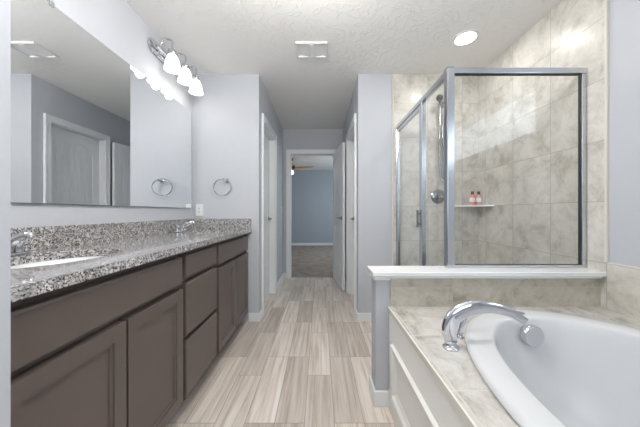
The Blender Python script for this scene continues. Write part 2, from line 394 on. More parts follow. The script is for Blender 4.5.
# baseboards
def base(name, *segs):
    bm = bmesh.new()
    for x0, x1, y0, y1 in segs: box(bm, x0, x1, y0, y1, 0, 0.086)
    return struct(name, bm, M_trim, bevel=0.005)
bt = 0.014
base('baseboard_vanity_end', (-0.70, HL+bt, YB-bt, YB), (HL, HL+bt, YB, DY0-0.065))
base('baseboard_hall_left', (HL, HL+bt, DY1+0.065, YE-bt))
base('baseboard_hall_end', (HL, EX0-0.065, YE-bt, YE), (EX1+0.065, HR, YE-bt, YE))
base('baseboard_hall_right', (HR-bt, HR, DY1+0.065, YE-bt))
base('baseboard_right', (HR-bt, 0.68, YB-bt, YB), (HR-bt, HR, YB, DY0-0.065))
base('baseboard_bedroom', (-2.6, 1.9, 8.25-bt, 8.25))
base('baseboard_entry', (-0.64, -0.64+bt, YN, 0.53))

# door casings: trim_1 hallway left, trim_2 hallway right, trim_3 bedroom doorway
def casing_side(name, xw, s):
    cw, ct = 0.06, 0.017
    bm = bmesh.new()
    a0, a1 = sorted((xw, xw+s*ct))
    box(bm, a0, a1, DY0-cw, DY0+0.004, 0, DH+cw); box(bm, a0, a1, DY1-0.004, DY1+cw, 0, DH+cw); box(bm, a0, a1, DY0+0.004, DY1-0.004, DH-0.004, DH+cw)
    a0, a1 = sorted((xw+s*ct, xw+s*(ct+0.006)))     # raised back band
    box(bm, a0, a1, DY0-cw, DY0-cw+0.02, 0, DH+cw); box(bm, a0, a1, DY1+cw-0.02, DY1+cw, 0, DH+cw); box(bm, a0, a1, DY0-cw+0.02, DY1+cw-0.02, DH+cw-0.02, DH+cw)
    a0, a1 = sorted((xw, xw-s*T))                     # jamb lining
    box(bm, a0, a1, DY0, DY0+0.012, 0, DH); box(bm, a0, a1, DY1-0.012, DY1, 0, DH); box(bm, a0, a1, DY0+0.012, DY1-0.012, DH-0.012, DH)
    struct(name, bm, M_trim, bevel=0.002)
casing_side('trim_1', HL, 1)
casing_side('trim_2', HR, -1)
bm = bmesh.new(); cw, ct = 0.06, 0.017
for (ya, yb) in ((YE-ct, YE), (YE+T, YE+T+ct)):
    box(bm, EX0-cw, EX0+0.004, ya, yb, 0, DH+cw); box(bm, EX1-0.004, EX1+cw, ya, yb, 0, DH+cw); box(bm, EX0+0.004, EX1-0.004, ya, yb, DH-0.004, DH+cw)
box(bm, EX0, EX0+0.012, YE, YE+T, 0, DH); box(bm, EX1-0.012, EX1, YE, YE+T, 0, DH); box(bm, EX0+0.012, EX1-0.012, YE, YE+T, DH-0.012, DH)
struct('trim_3', bm, M_trim, bevel=0.002)
struct('trim_4', boxes((EX0, EX1, YE+0.04, YE+0.075, 0, 0.010)), M_dark_nickel, bevel=0.002)

# doors: local x = width from hinge, y = thickness, z = height; arched plank panels on both faces
def door_leaf(name, W=0.69, Hd=2.015, t=0.035):
    bm = bmesh.new(); st = 0.105; d = 0.006
    box(bm, 0, W, -t/2+d, t/2-d, 0, Hd)
    for s in (1, -1):
        y0, y1 = sorted((s*(t/2-d), s*t/2))
        box(bm, 0, st, y0, y1, 0, Hd); box(bm, W-st, W, y0, y1, 0, Hd)
        box(bm, st, W-st, y0, y1, 0, 0.20); box(bm, st, W-st, y0, y1, 0.88, 1.0)
        n = 16; zb, rise = Hd-0.20, 0.085
        arc = [(st+(W-2*st)*k/n, y0, zb+rise*math.sin(PI*k/n)**0.8 if 0 < k < n else zb) for k in range(n+1)]
        for k in range(n):
            a, b = arc[k], arc[k+1]
            poly_extrude(bm, [(a[0], y0, a[2]), (b[0], y0, b[2]), (b[0], y0, Hd), (a[0], y0, Hd)], (0, y1-y0, 0))
        m = 6; pw = (W-2*st-0.05)/m     # planks inside the two panels
        yy0, yy1 = sorted((s*(t/2-d), s*(t/2-d+0.004)))
        for k in range(m):
            x0 = st+0.025+k*pw+0.004; x1 = st+0.025+(k+1)*pw-0.004
            box(bm, x0, x1, yy0, yy1, 0.225, 0.855)
            top = min(zb+rise*math.sin(PI*max(0.02, min(0.98, (x-st)/(W-2*st))))**0.8 for x in (x0, x1)) - 0.03
            box(bm, x0, x1, yy0, yy1, 1.025, top)
    return struct(name, bm, M_trim)
def handle(door, W=0.69, t=0.035, sides=(1, -1), hz=0.985):
    for s in sides:
        bm = bmesh.new(); x = W-0.06
        lathe(bm, [(0.026, s*t/2), (0.026, s*(t/2+0.006)), (0.020, s*(t/2+0.010)), (0.009, s*(t/2+0.012)), (0.009, s*(t/2+0.040))], (x, 0, hz), 'Y', 20)
        tube(bm, smooth_path([(x, s*(t/2+0.034), hz), (x-0.04, s*(t/2+0.038), hz+0.002), (x-0.105, s*(t/2+0.036), hz-0.004)], 5), [0.009]*11, 10)
        h = obj('door_handle', bm, M_dark_nickel, door, smooth=True); h['label'] = 'dark nickel lever handle'
def hinges(door, t=0.035):
    for z in (0.2, 1.0, 1.8):
        bm = bmesh.new(); lathe(bm, [(0.006, z-0.045), (0.006, z+0.045)], (-0.006, t/2+0.004, 0), 'Z', 10); obj('hinge', bm, M_dark_nickel, door)
d1 = door_leaf('door_1'); handle(d1, sides=(-1,)); d1.location = (HL-0.085, DY0+0.010, 0.008); d1.rotation_euler = (0, 0, PI/2)
d2 = door_leaf('door_2'); handle(d2, sides=(1,)); d2.location = (HR+0.085, DY0+0.010, 0.008); d2.rotation_euler = (0, 0, PI/2)
d3 = door_leaf('door_3', 0.70); handle(d3, 0.70, sides=(1, -1)); hinges(d3)
d3.location = (EX1+0.002, YE-0.022, 0.012); d3.rotation_euler = (0, 0, math.radians(-90+7.5))

# ------------------------------------------------------------------ tiled shower walls
struct('wall_shower_side', boxes((XR-0.010, XR, 1.40, YB, 0, CEIL)), M_tile_r)
struct('wall_shower_back', boxes((0.726, XR-0.010, YB-0.010, YB, 0, CEIL)), M_tile_b)
struct('trim_5', boxes((XR-0.014, XR, 1.388, 1.40, 0.805, CEIL)), M_schluter, bevel=0.002)
struct('trim_6', boxes((0.716, 0.726, YB-0.013, YB, 0, CEIL)), M_schluter, bevel=0.002)
KY0, KY1 = 1.43, 1.545
struct('wall_shower_ledge', boxes((0.313, XR-0.010, KY0, KY1, 0, 0.722)), M_wall)
struct('wall_shower_ledge_tile', boxes((0.392, XR-0.010, KY0-0.008, KY0, 0.40, 0.722)), M_tile_k)
struct('trim_7', boxes((0.288, XR-0.010, KY0-0.04, KY1+0.02, 0.728, 0.752)), M_cap, bevel=0.004)
struct('trim_8', boxes((0.300, 0.391, KY0-0.018, KY1+0.01, 0.702, 0.728), (0.391, XR-0.010, KY0-0.018, KY0-0.008, 0.712, 0.728)), M_trim, bevel=0.004)
base('baseboard_ledge', (0.313-bt, 0.384, KY0-bt, KY0), (0.313-bt, 0.313, KY0, KY1), (0.313-bt, 0.70, KY1, KY1+bt))
struct('floor_shower_pan', boxes((0.82, XR-0.010, KY1, YB-0.010, 0, 0.03)), M_acryl)
struct('trim_9', boxes((0.70, 0.82, KY1+0.0, YB-0.013, 0, 0.115)), M_cap, bevel=0.008)
struct('wall_tub_splash', boxes((XR-0.010, XR, -0.45, 1.40, 0.55, 0.80)), M_tile_r)
struct('trim_10', boxes((XR-0.013, XR, -0.45, 1.388, 0.80, 0.808)), M_schluter)

# ------------------------------------------------------------------ tub deck and tub
DZ = 0.555
TC = (1.0, 0.515); TA, TB = 0.52, 0.815
deck = thing('tub_deck', 'raised tub surround with beige tile top and white panelled front', 'tub surround', (0.98, 0.5, 0))
TK = ell(TC[0], TC[1], TA-0.03, TB-0.03, 72, 2.1)
obj('deck_top', holed_plate([(0.385, -0.44), (XR-0.010, -0.44), (XR-0.010, KY0-0.008), (0.385, KY0-0.008)], [TK], DZ-0.02, DZ), M_tile_d, deck)
bm = bmesh.new()
y0, y1 = -0.44, KY0-0.008
X = 0.398
def skirt_panel(bm, ya, yb, za, zb):
    # moulding standing proud, panel recessed
    ring_panel(bm, (X-0.012, yb, za), (0, -1, 0), (0, 0, 1), (-1, 0, 0), yb-ya, zb-za, [(0.012, -0.006), (0.030, 0.0), (0.044, 0.010), (0.052, 0.010)], 0.02)
box(bm, X-0.004, X+0.03, y0, y1, 0, DZ-0.02)
ra, rb = [(-0.36, 0.44), (0.52, 1.355)], (0.10, 0.385)
box(bm, X-0.012, X-0.004, y0, y1, rb[1], DZ-0.02); 
for (a, b) in ((y0, -0.36), (0.44, 0.52), (1.355, y1)): box(bm, X-0.012, X-0.004, a, b, 0.10, rb[1])
box(bm, X-0.018, X-0.004, y0, y1, 0, 0.10)
sk = obj('skirt', bm, M_skirt, deck, bevel=0.002)
for a, b in ra:
    bm = bmesh.new()
    ring_panel(bm, (X-0.013, b, rb[0]), (0, -1, 0), (0, 0, 1), (-1, 0, 0), b-a, rb[1]-rb[0], [(0.006, -0.013), (0.024, -0.011), (0.036, 0.0), (0.050, 0.004), (0.054, 0.007)], 0.009)
    obj('skirt_panel', bm, M_skirt, sk)
obj('back_panel', boxes((0.40, XR-0.010, -0.44, -0.42, 0, DZ-0.02)), M_skirt, deck)
obj('edge_trim', boxes((0.378, 0.385, -0.44, KY0-0.008, DZ-0.022, DZ+0.001)), M_schluter, deck)

tub = thing('bathtub', 'white oval drop-in bathtub set in the beige tiled deck', 'bathtub', (TC[0], TC[1], DZ))
bm = bmesh.new()
prof = [  # half width, half length, z
 (TA-0.035, TB-0.035, DZ-0.02), (TA-0.035, TB-0.035, DZ+0.001), (TA-0.004, TB-0.004, DZ+0.001), (TA, TB, DZ+0.007), (TA-0.001, TB-0.001, DZ+0.016), (TA-0.010, TB-0.010, DZ+0.024), (TA-0.03, TB-0.03, DZ+0.028),
 (TA-0.088, TB-0.100, DZ+0.026), (TA-0.097, TB-0.110, DZ+0.022), (TA-0.102, TB-0.116, DZ+0.012), (TA-0.107, TB-0.122, DZ-0.01), (TA-0.112, TB-0.130, DZ-0.04),
 (TA-0.135, TB-0.170, DZ-0.20), (TA-0.165, TB-0.215, DZ-0.33), (TA-0.20, TB-0.26, DZ-0.385), (TA-0.26, TB-0.33, DZ-0.41), (TA-0.38, TB-0.5, DZ-0.418), (0.02, 0.03, DZ-0.42)]
rings = [[bm.verts.new((x, y, z)) for x, y in ell(TC[0], TC[1], a, b, 96, 2.12)] for a, b, z in prof]
for r0, r1 in zip(rings, rings[1:]):
    for k in range(96): bm.faces.new((r0[k], r0[(k+1) % 96], r1[(k+1) % 96], r1[k]))
bm.faces.new(rings[-1])
obj('tub_shell', bm, M_acryl, tub, smooth='all')
# overflow cover on the end of the basin
bm = bmesh.new()
oc = Vector((0.965, TC[1]+TB-0.143, 0.518))
lathe(bm, [(0.030, 0.02), (0.030, -0.012), (0.046, -0.012), (0.048, -0.018), (0.048, -0.034), (0.043, -0.040), (0.0, -0.040)][:-1]+[(0.004, -0.041)], oc, 'Y', 32)
oo = obj('overflow_cover', bm, M_chrome, tub, smooth=True); oo['label'] = 'round chrome overflow cover'
bm = bmesh.new(); lathe(bm, [(0.018, 0), (0.018, 0.004), (0.013, 0.007)], (0, 0, 0), 'Z', 24)
for v in bm.verts: v.co = Vector((v.co.x*1.25+0.985, v.co.y+TC[1]+TB-0.070, v.co.z+DZ+0.0245))
obj('rim_button', bm, M_nickel, tub, smooth=True)
bm = bmesh.new(); lathe(bm, [(0.035, 0), (0.035, 0.004), (0.02, 0.006)], (1.0, 0.95, DZ-0.417), 'Z', 24); obj('drain', bm, M_chrome, tub, smooth=True)

# arched tub filler on the deck
sp = thing('tub_spout', 'chrome arched tub filler curving from the deck over the tub rim', 'faucet', (0.507, 0.988, DZ))
bm = bmesh.new(); lathe(bm, [(0.030, 0), (0.030, 0.006), (0.022, 0.012), (0.019, 0.022), (0.021, 0.030)], (0.507, 0.988, DZ), 'Z', 24); obj('base', bm, M_chrome, sp, smooth=True)
bm = bmesh.new()
pts = smooth_path([(0.507, 0.988, DZ+0.025), (0.500, 0.988, DZ+0.075), (0.520, 0.986, DZ+0.122), (0.572, 0.981, DZ+0.155), (0.645, 0.972, DZ+0.163), (0.715, 0.960, DZ+0.148), (0.765, 0.950, DZ+0.118)], 7)
n = len(pts); rr = [0.021+0.006*math.sin(PI*min(1, i/(n*0.7))) - 0.010*max(0, i/n-0.5)*2 for i in range(n)]
tube(bm, pts, rr, 18, flat=(1.15, 0.62)); obj('spout', bm, M_chrome, sp, smooth=True)
hd = thing('tub_valve_lever', 'slim curved chrome lever standing behind the tub filler', 'tap handle', (0.583, 1.07, DZ))
bm = bmesh.new(); lathe(bm, [(0.014, 0), (0.014, 0.005), (0.010, 0.012)], (0.585, 1.07, DZ), 'Z', 20); obj('base', bm, M_chrome, hd, smooth=True)
bm = bmesh.new(); tube(bm, smooth_path([(0.585, 1.07, DZ+0.008), (0.598, 1.072, DZ+0.05), (0.618, 1.075, DZ+0.095), (0.665, 1.078, DZ+0.122), (0.70, 1.08, DZ+0.126)], 6), 0.009, 12, flat=(1.3, 0.7)); obj('lever', bm, M_chrome, hd, smooth=True)

# ------------------------------------------------------------------ shower enclosure
GX, GY, GT = 0.762, 1.505, 1.92
CZ = 0.752
en = thing('shower_enclosure', 'silver framed glass shower enclosure standing on the white ledge', 'shower enclosure', (GX, GY, CZ))
post = boxes((GX-0.022, GX+0.022, GY-0.022, GY+0.022, CZ, GT)); obj('corner_post', post, M_nickel, en, bevel=0.004)
obj('front_header', boxes((GX+0.022, XR-0.0145, GY-0.018, GY+0.018, GT-0.032, GT), (GX-0.022, GX+0.022, GY-0.022, GY+0.022, GT, GT+0.004)), M_nickel, en, bevel=0.003)
obj('front_sill', boxes((GX+0.022, XR-0.0145, GY-0.014, GY+0.014, CZ, CZ+0.020)), M_nickel, en, bevel=0.003)
obj('wall_channel', boxes((XR-0.040, XR-0.0145, GY-0.014, GY+0.014, CZ+0.020, GT-0.032)), M_nickel, en, bevel=0.003)
g = obj('front_glass', boxes((GX+0.030, XR-0.044, GY-0.003, GY+0.003, CZ+0.024, GT-0.036)), M_glass, en)
a0, a1, b0, b1 = GX+0.022, XR-0.040, CZ+0.020, GT-0.032
q = 0.0045
obj('gasket', boxes((a1-q, a1, GY-0.006, GY+0.006, b0, b1), (a0, a0+q*0.5, GY-0.006, GY+0.006, b0, b1), (a0+q, a1-q, GY-0.006, GY+0.006, b1-q, b1), (a0+q, a1-q, GY-0.006, GY+0.006, b0, b0+q*0.5)), M_gasket, en)
SB = 0.115
YS = 1.885
obj('side_header', boxes((GX-0.016, GX+0.016, GY+0.022, YB-0.013, GT-0.032, GT)), M_nickel, en, bevel=0.003)
obj('strike_post', boxes((GX-0.016, GX+0.016, YS-0.014, YS+0.014, SB, GT-0.032)), M_nickel, en, bevel=0.003)
obj('hinge_channel', boxes((GX-0.016, GX+0.016, YB-0.040, YB-0.013, SB, GT-0.032)), M_nickel, en, bevel=0.003)
obj('side_sill', boxes((GX-0.014, GX+0.014, KY1+0.024, YS-0.014, SB, SB+0.02)), M_nickel, en, bevel=0.003)
obj('side_glass', boxes((GX-0.003, GX+0.003, KY1+0.024, YS-0.016, SB+0.02, GT-0.034), (GX-0.003, GX+0.003, GY+0.024, KY1+0.024, CZ+0.004, GT-0.034)), M_glass, en)
sd = obj('shower_door', boxes((GX-0.012, GX+0.012, YS+0.020, YS+0.046, SB+0.01, GT-0.040), (GX-0.012, GX+0.012, YB-0.070, YB-0.044, SB+0.01, GT-0.040),
    (GX-0.012, GX+0.012, YS+0.046, YB-0.070, GT-0.066, GT-0.040), (GX-0.012, GX+0.012, YS+0.046, YB-0.070, SB+0.01, SB+0.036)), M_nickel, en, bevel=0.002)
obj('door_glass', boxes((GX-0.003, GX+0.003, YS+0.046, YB-0.070, SB+0.036, GT-0.066)), M_glass, sd)
obj('door_gasket', boxes((GX-0.008, GX+0.008, YS+0.0145, YS+0.0195, SB+0.02, GT-0.04)), M_gasket, sd)
hb = obj('door_pull', boxes((GX-0.034, GX-0.024, YS+0.022, YS+0.044, 0.965, 1.095), (GX-0.024, GX-0.012, YS+0.028, YS+0.038, 0.985, 1.0), (GX-0.024, GX-0.012, YS+0.028, YS+0.038, 1.06, 1.075)), M_dark_nickel, sd, bevel=0.002)
hb['label'] = 'grey door pull plate'

# shower fittings on the back wall
yb = YB-0.010
va = thing('shower_valve', 'round chrome shower valve on the beige tiled back wall', 'shower valve', (1.165, yb, 1.232))
bm = bmesh.new(); lathe(bm, [(0.070, 0), (0.070, -0.006), (0.062, -0.012), (0.034, -0.016)], (1.165, yb, 1.232), 'Y', 36); obj('escutcheon', bm, M_ring, va, smooth=True)
bm = bmesh.new(); lathe(bm, [(0.030, -0.014), (0.028, -0.045), (0.022, -0.055)], (1.165, yb, 1.232), 'Y', 24)
tube(bm, [(1.165, yb-0.045, 1.232), (1.20, yb-0.055, 1.205), (1.222, yb-0.058, 1.188)], [0.010, 0.009, 0.007], 12); obj('valve_handle', bm, M_ring, va, smooth=True)
sh = thing('hand_shower', 'chrome hand shower on a wall bracket with a hanging hose', 'shower head', (1.19, yb, 2.10))
bm = bmesh.new(); lathe(bm, [(0.032, 0), (0.030, -0.008), (0.014, -0.012)], (1.195, yb, 2.135), 'Y', 24)
tube(bm, smooth_path([(1.195, yb-0.008, 2.135), (1.18, yb-0.04, 2.135), (1.160, yb-0.065, 2.11)], 6), 0.011, 12)
lathe(bm, [(0.020, 2.075), (0.022, 2.10), (0.018, 2.12)], (1.160, yb-0.065, 0), 'Z', 18); obj('shower_arm', bm, M_ring, sh, smooth=True)
bm = bmesh.new()
tube(bm, smooth_path([(1.165, yb-0.050, 1.92), (1.160, yb-0.060, 2.02), (1.150, yb-0.075, 2.10), (1.135, yb-0.10, 2.15)], 6), [0.011]*12+[0.013, 0.014, 0.016, 0.018, 0.02, 0.022, 0.026], 14)
p0 = Vector((1.130, yb-0.110, 2.160)); ax = Vector((-0.35, -0.65, -0.6)).normalized()
tube(bm, [p0-ax*0.02, p0-ax*0.012, p0+ax*0.012, p0+ax*0.020], [0.018, 0.026, 0.034, 0.030], 24); obj('spray_head', bm, M_chrome, sh, smooth=True)
bm = bmesh.new(); tube(bm, smooth_path([(1.165, yb-0.050, 1.93), (1.160, yb-0.045, 1.75), (1.168, yb-0.03, 1.55), (1.180, yb-0.03, 1.42), (1.192, yb-0.03, 1.385), (1.202, yb-0.03, 1.42), (1.200, yb-0.03, 1.60), (1.190, yb-0.035, 1.90), (1.170, yb-0.055, 2.07)], 8), 0.007, 10); obj('hose', bm, M_ring, sh, smooth=True)

# corner shelf with two bottles
xs = XR-0.010
shf_z = 1.142
bm = bmesh.new(); arc = [(xs, yb, shf_z-0.012)]
n = 14; R = 0.235
for k in range(n+1):
    t = k/n; a = Vector((xs-R, yb, 0)); b_ = Vector((xs, yb-R, 0)); m_ = a.lerp(b_, t); bow = 0.035*math.sin(PI*t)
    arc.append((m_.x-bow*0.7, m_.y-bow*0.7, shf_z-0.012))
poly_extrude(bm, arc, (0, 0, 0.016))
tag(obj('corner_shelf', bm, M_white, None, bevel=0.002), 'white corner shelf fixed to the shower tiles', 'shelf')
def bottle(x, y, m, label):
    z = shf_z+0.004
    t = thing('toiletry_bottle', label, 'bottle', (x, y, z), 'small bottles on the shower shelf')
    bm = bmesh.new(); lathe(bm, [(0.021, 0), (0.024, 0.004), (0.024, 0.085), (0.018, 0.098), (0.010, 0.102)], (x, y, z), 'Z', 24); obj('bottle_body', bm, m, t, smooth=True)
    bm = bmesh.new(); lathe(bm, [(0.0245, 0.030), (0.0245, 0.070)], (x, y, z), 'Z', 24, caps=False); obj('paper_label', bm, M_label, t, smooth=True)
    bm = bmesh.new(); lathe(bm, [(0.013, 0.100), (0.013, 0.128), (0.011, 0.131)], (x, y, z), 'Z', 20); obj('bottle_cap', bm, M_cap_dark, t, smooth=True)
bottle(1.462, 2.45, M_pink, 'pink toiletry bottle, the left of two on the shower shelf')
bottle(1.522, 2.45, M_coral, 'paler toiletry bottle, the right of two on the shower shelf')

# ------------------------------------------------------------------ vanity
FX = -0.717               # face frame plane
def door_front(y0, y1, z0, z1):
    bm = bmesh.new(); ring_panel(bm, (FX+0.023, y0, z0), (0, 1, 0), (0, 0, 1), (1, 0, 0), y1-y0, z1-z0,
        [(0.003, -0.0), (0.052, 0.0), (0.054, 0.006), (0.064, 0.006), (0.067, 0.012), (0.070, 0.012)], 0.034); return bm
def drawer_front(y0, y1, z0, z1):
    bm = bmesh.new(); ring_panel(bm, (FX+0.019, y0, z0), (0, 1, 0), (0, 0, 1), (1, 0, 0), y1-y0, z1-z0, [(0.007, -0.004), (0.012, -0.004)], 0.030); return bm
def cabinet(y0, y1, name, label, kind):
    t = thing(name, label, 'cabinet', ((FX+XL)/2, (y0+y1)/2, 0), 'dark vanity base cabinets')
    r = 0.020
    b = [(XL+0.004, FX-0.03, y0, y0+0.016, 0.10, 0.883), (XL+0.004, FX-0.03, y1-0.016, y1, 0.10, 0.883), (XL+0.004, FX-0.03, y0+0.016, y1-0.016, 0.10, 0.116), (XL+0.004, XL+0.010, y0+0.016, y1-0.016, 0.116, 0.883),
         (FX-0.03, FX-0.012, y0, y0+r, 0.10, 0.883), (FX-0.03, FX-0.012, y1-r, y1, 0.10, 0.883), (FX-0.03, FX-0.012, y0+r, y1-r, 0.10, 0.130), (FX-0.03, FX-0.012, y0+r, y1-r, 0.850, 0.883)]
    b += [(FX-0.03, FX-0.012, y0+r, y1-r, 0.69, 0.715)] if kind == 'sink' else [(FX-0.03, FX-0.012, y0+r, y1-r, 0.71, 0.73), (FX-0.03, FX-0.012, y0+r, y1-r, 0.41, 0.43)]
    obj('body', boxes(*b), M_cab, t)
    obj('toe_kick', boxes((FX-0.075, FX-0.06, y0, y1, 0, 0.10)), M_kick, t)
    g = 0.014
    if kind == 'sink':
        ym = (y0+y1)/2
        obj('false_drawer_front', drawer_front(y0+g, y1-g, 0.716, 0.852), M_cab, t)
        obj('door', door_front(y0+g, ym-0.005, 0.112, 0.690), M_cab, t)
        obj('door', door_front(ym+0.005, y1-g, 0.112, 0.690), M_cab, t)
    else:
        for z0, z1 in ((0.735, 0.852), (0.430, 0.708), (0.112, 0.406)):
            obj('drawer', drawer_front(y0+g, y1-g, z0, z1), M_cab, t)
cabinet(0.534, 1.315, 'sink_base_cabinet', 'dark brown sink cabinet with two doors, nearest the camera', 'sink')
cabinet(1.319, 1.746, 'drawer_cabinet', 'dark brown three-drawer cabinet between the two sink cabinets', 'drawers')
cabinet(1.750, 2.500, 'sink_base_cabinet', 'dark brown sink cabinet with two doors, beside the towel ring wall', 'sink')

CT = 0.915
SKX, SY = -0.965, (0.935, 2.15)
ct_ = thing('vanity_countertop', 'long speckled grey granite vanity countertop with backsplash', 'countertop', ((FX+XL)/2, 1.53, 0.883))
holes = [ell(SKX, y, 0.160, 0.215, 48) for y in SY]
obj('slab', holed_plate([(XL, 0.532), (-0.670, 0.532), (-0.670, 2.529), (XL, 2.529)], holes, 0.883, CT), M_gran, ct_)
obj('backsplash', boxes((XL, XL+0.020, 0.532, 2.529, CT, CT+0.10)), M_gran, ct_, bevel=0.002)
obj('side_splash', boxes((XL+0.020, -0.676, 2.509, 2.529, CT, CT+0.10)), M_gran, ct_, bevel=0.002)

def sink(y, label):
    t = thing('undermount_sink', label, 'sink', (SKX, y, 0.883), 'oval undermount sinks')
    bm = bmesh.new(); pr = [(0.183, 0.238, 0.866), (0.183, 0.238, 0.882), (0.1605, 0.2155, 0.882), (0.152, 0.205, 0.862), (0.140, 0.190, 0.81), (0.115, 0.155, 0.765), (0.06, 0.08, 0.748), (0.02, 0.02, 0.745)]
    rg = [[bm.verts.new((px, py, z)) for px, py in ell(SKX, y, a, b, 48)] for a, b, z in pr]
    for r0, r1 in zip(rg, rg[1:]):
        for k in range(48): bm.faces.new((r0[k], r0[(k+1) % 48], r1[(k+1) % 48], r1[k]))
    bm.faces.new(rg[-1]); obj('bowl', bm, M_porc, t, smooth='all')
    bm = bmesh.new(); lathe(bm, [(0.022, 0.746), (0.022, 0.750), (0.015, 0.752)], (SKX, y, 0), 'Z', 20); obj('drain', bm, M_chrome, t, smooth=True)
sink(SY[0], 'white oval sink bowl in the near end of the granite counter')
sink(SY[1], 'white oval sink bowl in the far end of the granite counter')
fx = -1.165
f1 = thing('vanity_faucet', 'chrome faucet at the near sink, cut by the picture edge', 'faucet', (fx, SY[0], CT), 'chrome vanity faucets')
bm = bmesh.new(); box(bm, -0.026, 0.026, -0.078, 0.078, 0, 0.012, bev=0.005); obj('base_plate', bm, M_chrome, f1, smooth=True, local=True)
bm = bmesh.new(); tube(bm, smooth_path([(0, 0, 0.010), (0.006, 0, 0.035), (0.035, 0, 0.052), (0.075, 0, 0.073), (0.102, 0, 0.080), (0.108, 0, 0.070)], 6), [0.018]*8+[0.016]*8+[0.013]*15, 14); obj('spout', bm, M_chrome, f1, smooth=True, local=True)
for s in (-1, 1):
    bm = bmesh.new(); lathe(bm, [(0.018, 0.010), (0.016, 0.035), (0.019, 0.050), (0.012, 0.058)], (0, s*0.055, 0), 'Z', 20)
    tube(bm, [(0, s*0.055, 0.052), (-0.004, s*0.075, 0.062), (-0.010, s*0.105, 0.074)], [0.009, 0.007, 0.006], 10); obj('faucet_handle', bm, M_chrome, f1, smooth=True, local=True)
f2 = copy_tree(f1); f2.location = (fx, SY[1], CT); f2['label'] = 'chrome faucet at the far sink near the towel ring'

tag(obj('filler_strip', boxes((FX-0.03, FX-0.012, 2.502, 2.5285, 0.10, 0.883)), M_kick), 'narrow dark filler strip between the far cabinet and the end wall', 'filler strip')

# mirror
mi = thing('vanity_mirror', 'large frameless wall mirror above the granite backsplash', 'mirror', (XL, 1.5, 1.118))
obj('mirror_glass', boxes((XL+0.014, XL+0.0145, 0.561, 2.454, 1.119, 2.039)), M_mirror, mi)
obj('mirror_backing', boxes((XL+0.002, XL+0.014, 0.560, 2.455, 1.118, 2.040)), M_edge, mi)
for y in (1.18, 1.95):
    obj('mirror_clip', boxes((XL+0.001, XL+0.0138, y-0.010, y+0.010, 2.0405, 2.052), (XL+0.015, XL+0.018, y-0.010, y+0.010, 2.028, 2.052), (XL+0.0138, XL+0.015, y-0.010, y+0.010, 2.0405, 2.052)), M_chrome, mi, bevel=0.002)

# vanity light: bar with three bell shades on scroll arms
vy, vz = 2.12, 2.315
vl = thing('vanity_light', 'chrome vanity light bar with three frosted bell shades, above the mirror', 'wall light', (XL, vy, vz))
bm = bmesh.new(); pl = []
for k in range(13): a = PI/2 + PI*k/12; pl.append((XL, vy-0.215+0.055*math.cos(a), vz+0.055*math.sin(a)))
for k in range(13): a = -PI/2 + PI*k/12; pl.append((XL, vy+0.215+0.055*math.cos(a), vz+0.055*math.sin(a)))
poly_extrude(bm, pl, (0.018, 0, 0)); obj('backplate', bm, M_chrome, vl, bevel=0.006)
bm = bmesh.new(); tube(bm, [(XL+0.04, vy-0.22, vz), (XL+0.04, vy+0.22, vz)], 0.012, 14)
for s in (-0.15, 0.15): lathe(bm, [(0.016, 0.018), (0.012, 0.04)], (XL, vy+s, vz), 'X', 16)
obj('crossbar', bm, M_chrome, vl, smooth=True)
for k in (-1, 0, 1):
    y = vy + k*0.185; sx = -1.112
    bm = bmesh.new()
    tube(bm, smooth_path([(XL+0.04, y, vz), (XL+0.055, y, vz+0.045), (XL+0.085, y, vz+0.075), (sx-0.004, y, vz+0.058), (sx, y, vz+0.010), (sx, y, vz-0.02)], 6), 0.0065, 10)
    lathe(bm, [(0.014, 0.012), (0.030, 0.002), (0.033, -0.022), (0.028, -0.030)], (sx, y, vz-0.02), 'Z', 22)
    arm = obj('lamp_arm', bm, M_chrome, vl, smooth=True)
    bm = bmesh.new()
    pr = [(0.026, -0.028), (0.036, -0.044), (0.046, -0.070), (0.052, -0.100), (0.058, -0.130), (0.061, -0.142)]
    lathe(bm, pr + [(r-0.003, z) for r, z in pr[::-1]], (sx, y, vz-0.02), 'Z', 30, caps=False)
    s_ = obj('lamp_shade', bm, M_shade, arm, smooth='all'); s_['label'] = 'lit frosted glass bell shade'
    bm = bmesh.new(); lathe(bm, [(0.004, -0.040), (0.018, -0.06), (0.024, -0.085), (0.018, -0.10), (0.004, -0.105)], (sx, y, vz-0.02), 'Z', 16); obj('bulb', bm, M_shade, arm, smooth='all')
    l = bpy.data.lights.new('vanity_bulb_light', 'POINT'); l.energy = BULB_W; l.color = (1, 0.94, 0.86); l.shadow_soft_size = 0.03
    lo = bpy.data.objects.new('vanity_bulb_light', l); COL.objects.link(lo); lo.location = (sx, y, vz-0.19)

# towel ring
tx, ty, tz = -0.912, YB, 1.39
tr = thing('towel_ring', 'chrome towel ring on the wall above the side splash', 'towel ring', (tx, ty, tz))
bm = bmesh.new(); lathe(bm, [(0.024, 0), (0.024, -0.006), (0.016, -0.012), (0.011, -0.045), (0.015, -0.052), (0.013, -0.060)], (tx, ty, tz), 'Y', 24); obj('wall_mount', bm, M_chrome, tr, smooth=True)
bm = bmesh.new(); cx, cz, rr_ = tx-0.032, tz-0.070, 0.080
ringp = [(cx+rr_*1.12*math.cos(2*PI*k/40), ty-0.050-0.014*math.cos(2*PI*k/40), cz+rr_*math.sin(2*PI*k/40)) for k in range(41)]
tube(bm, ringp, 0.0048, 10, cap=False); obj('ring', bm, M_ring, tr, smooth='all')

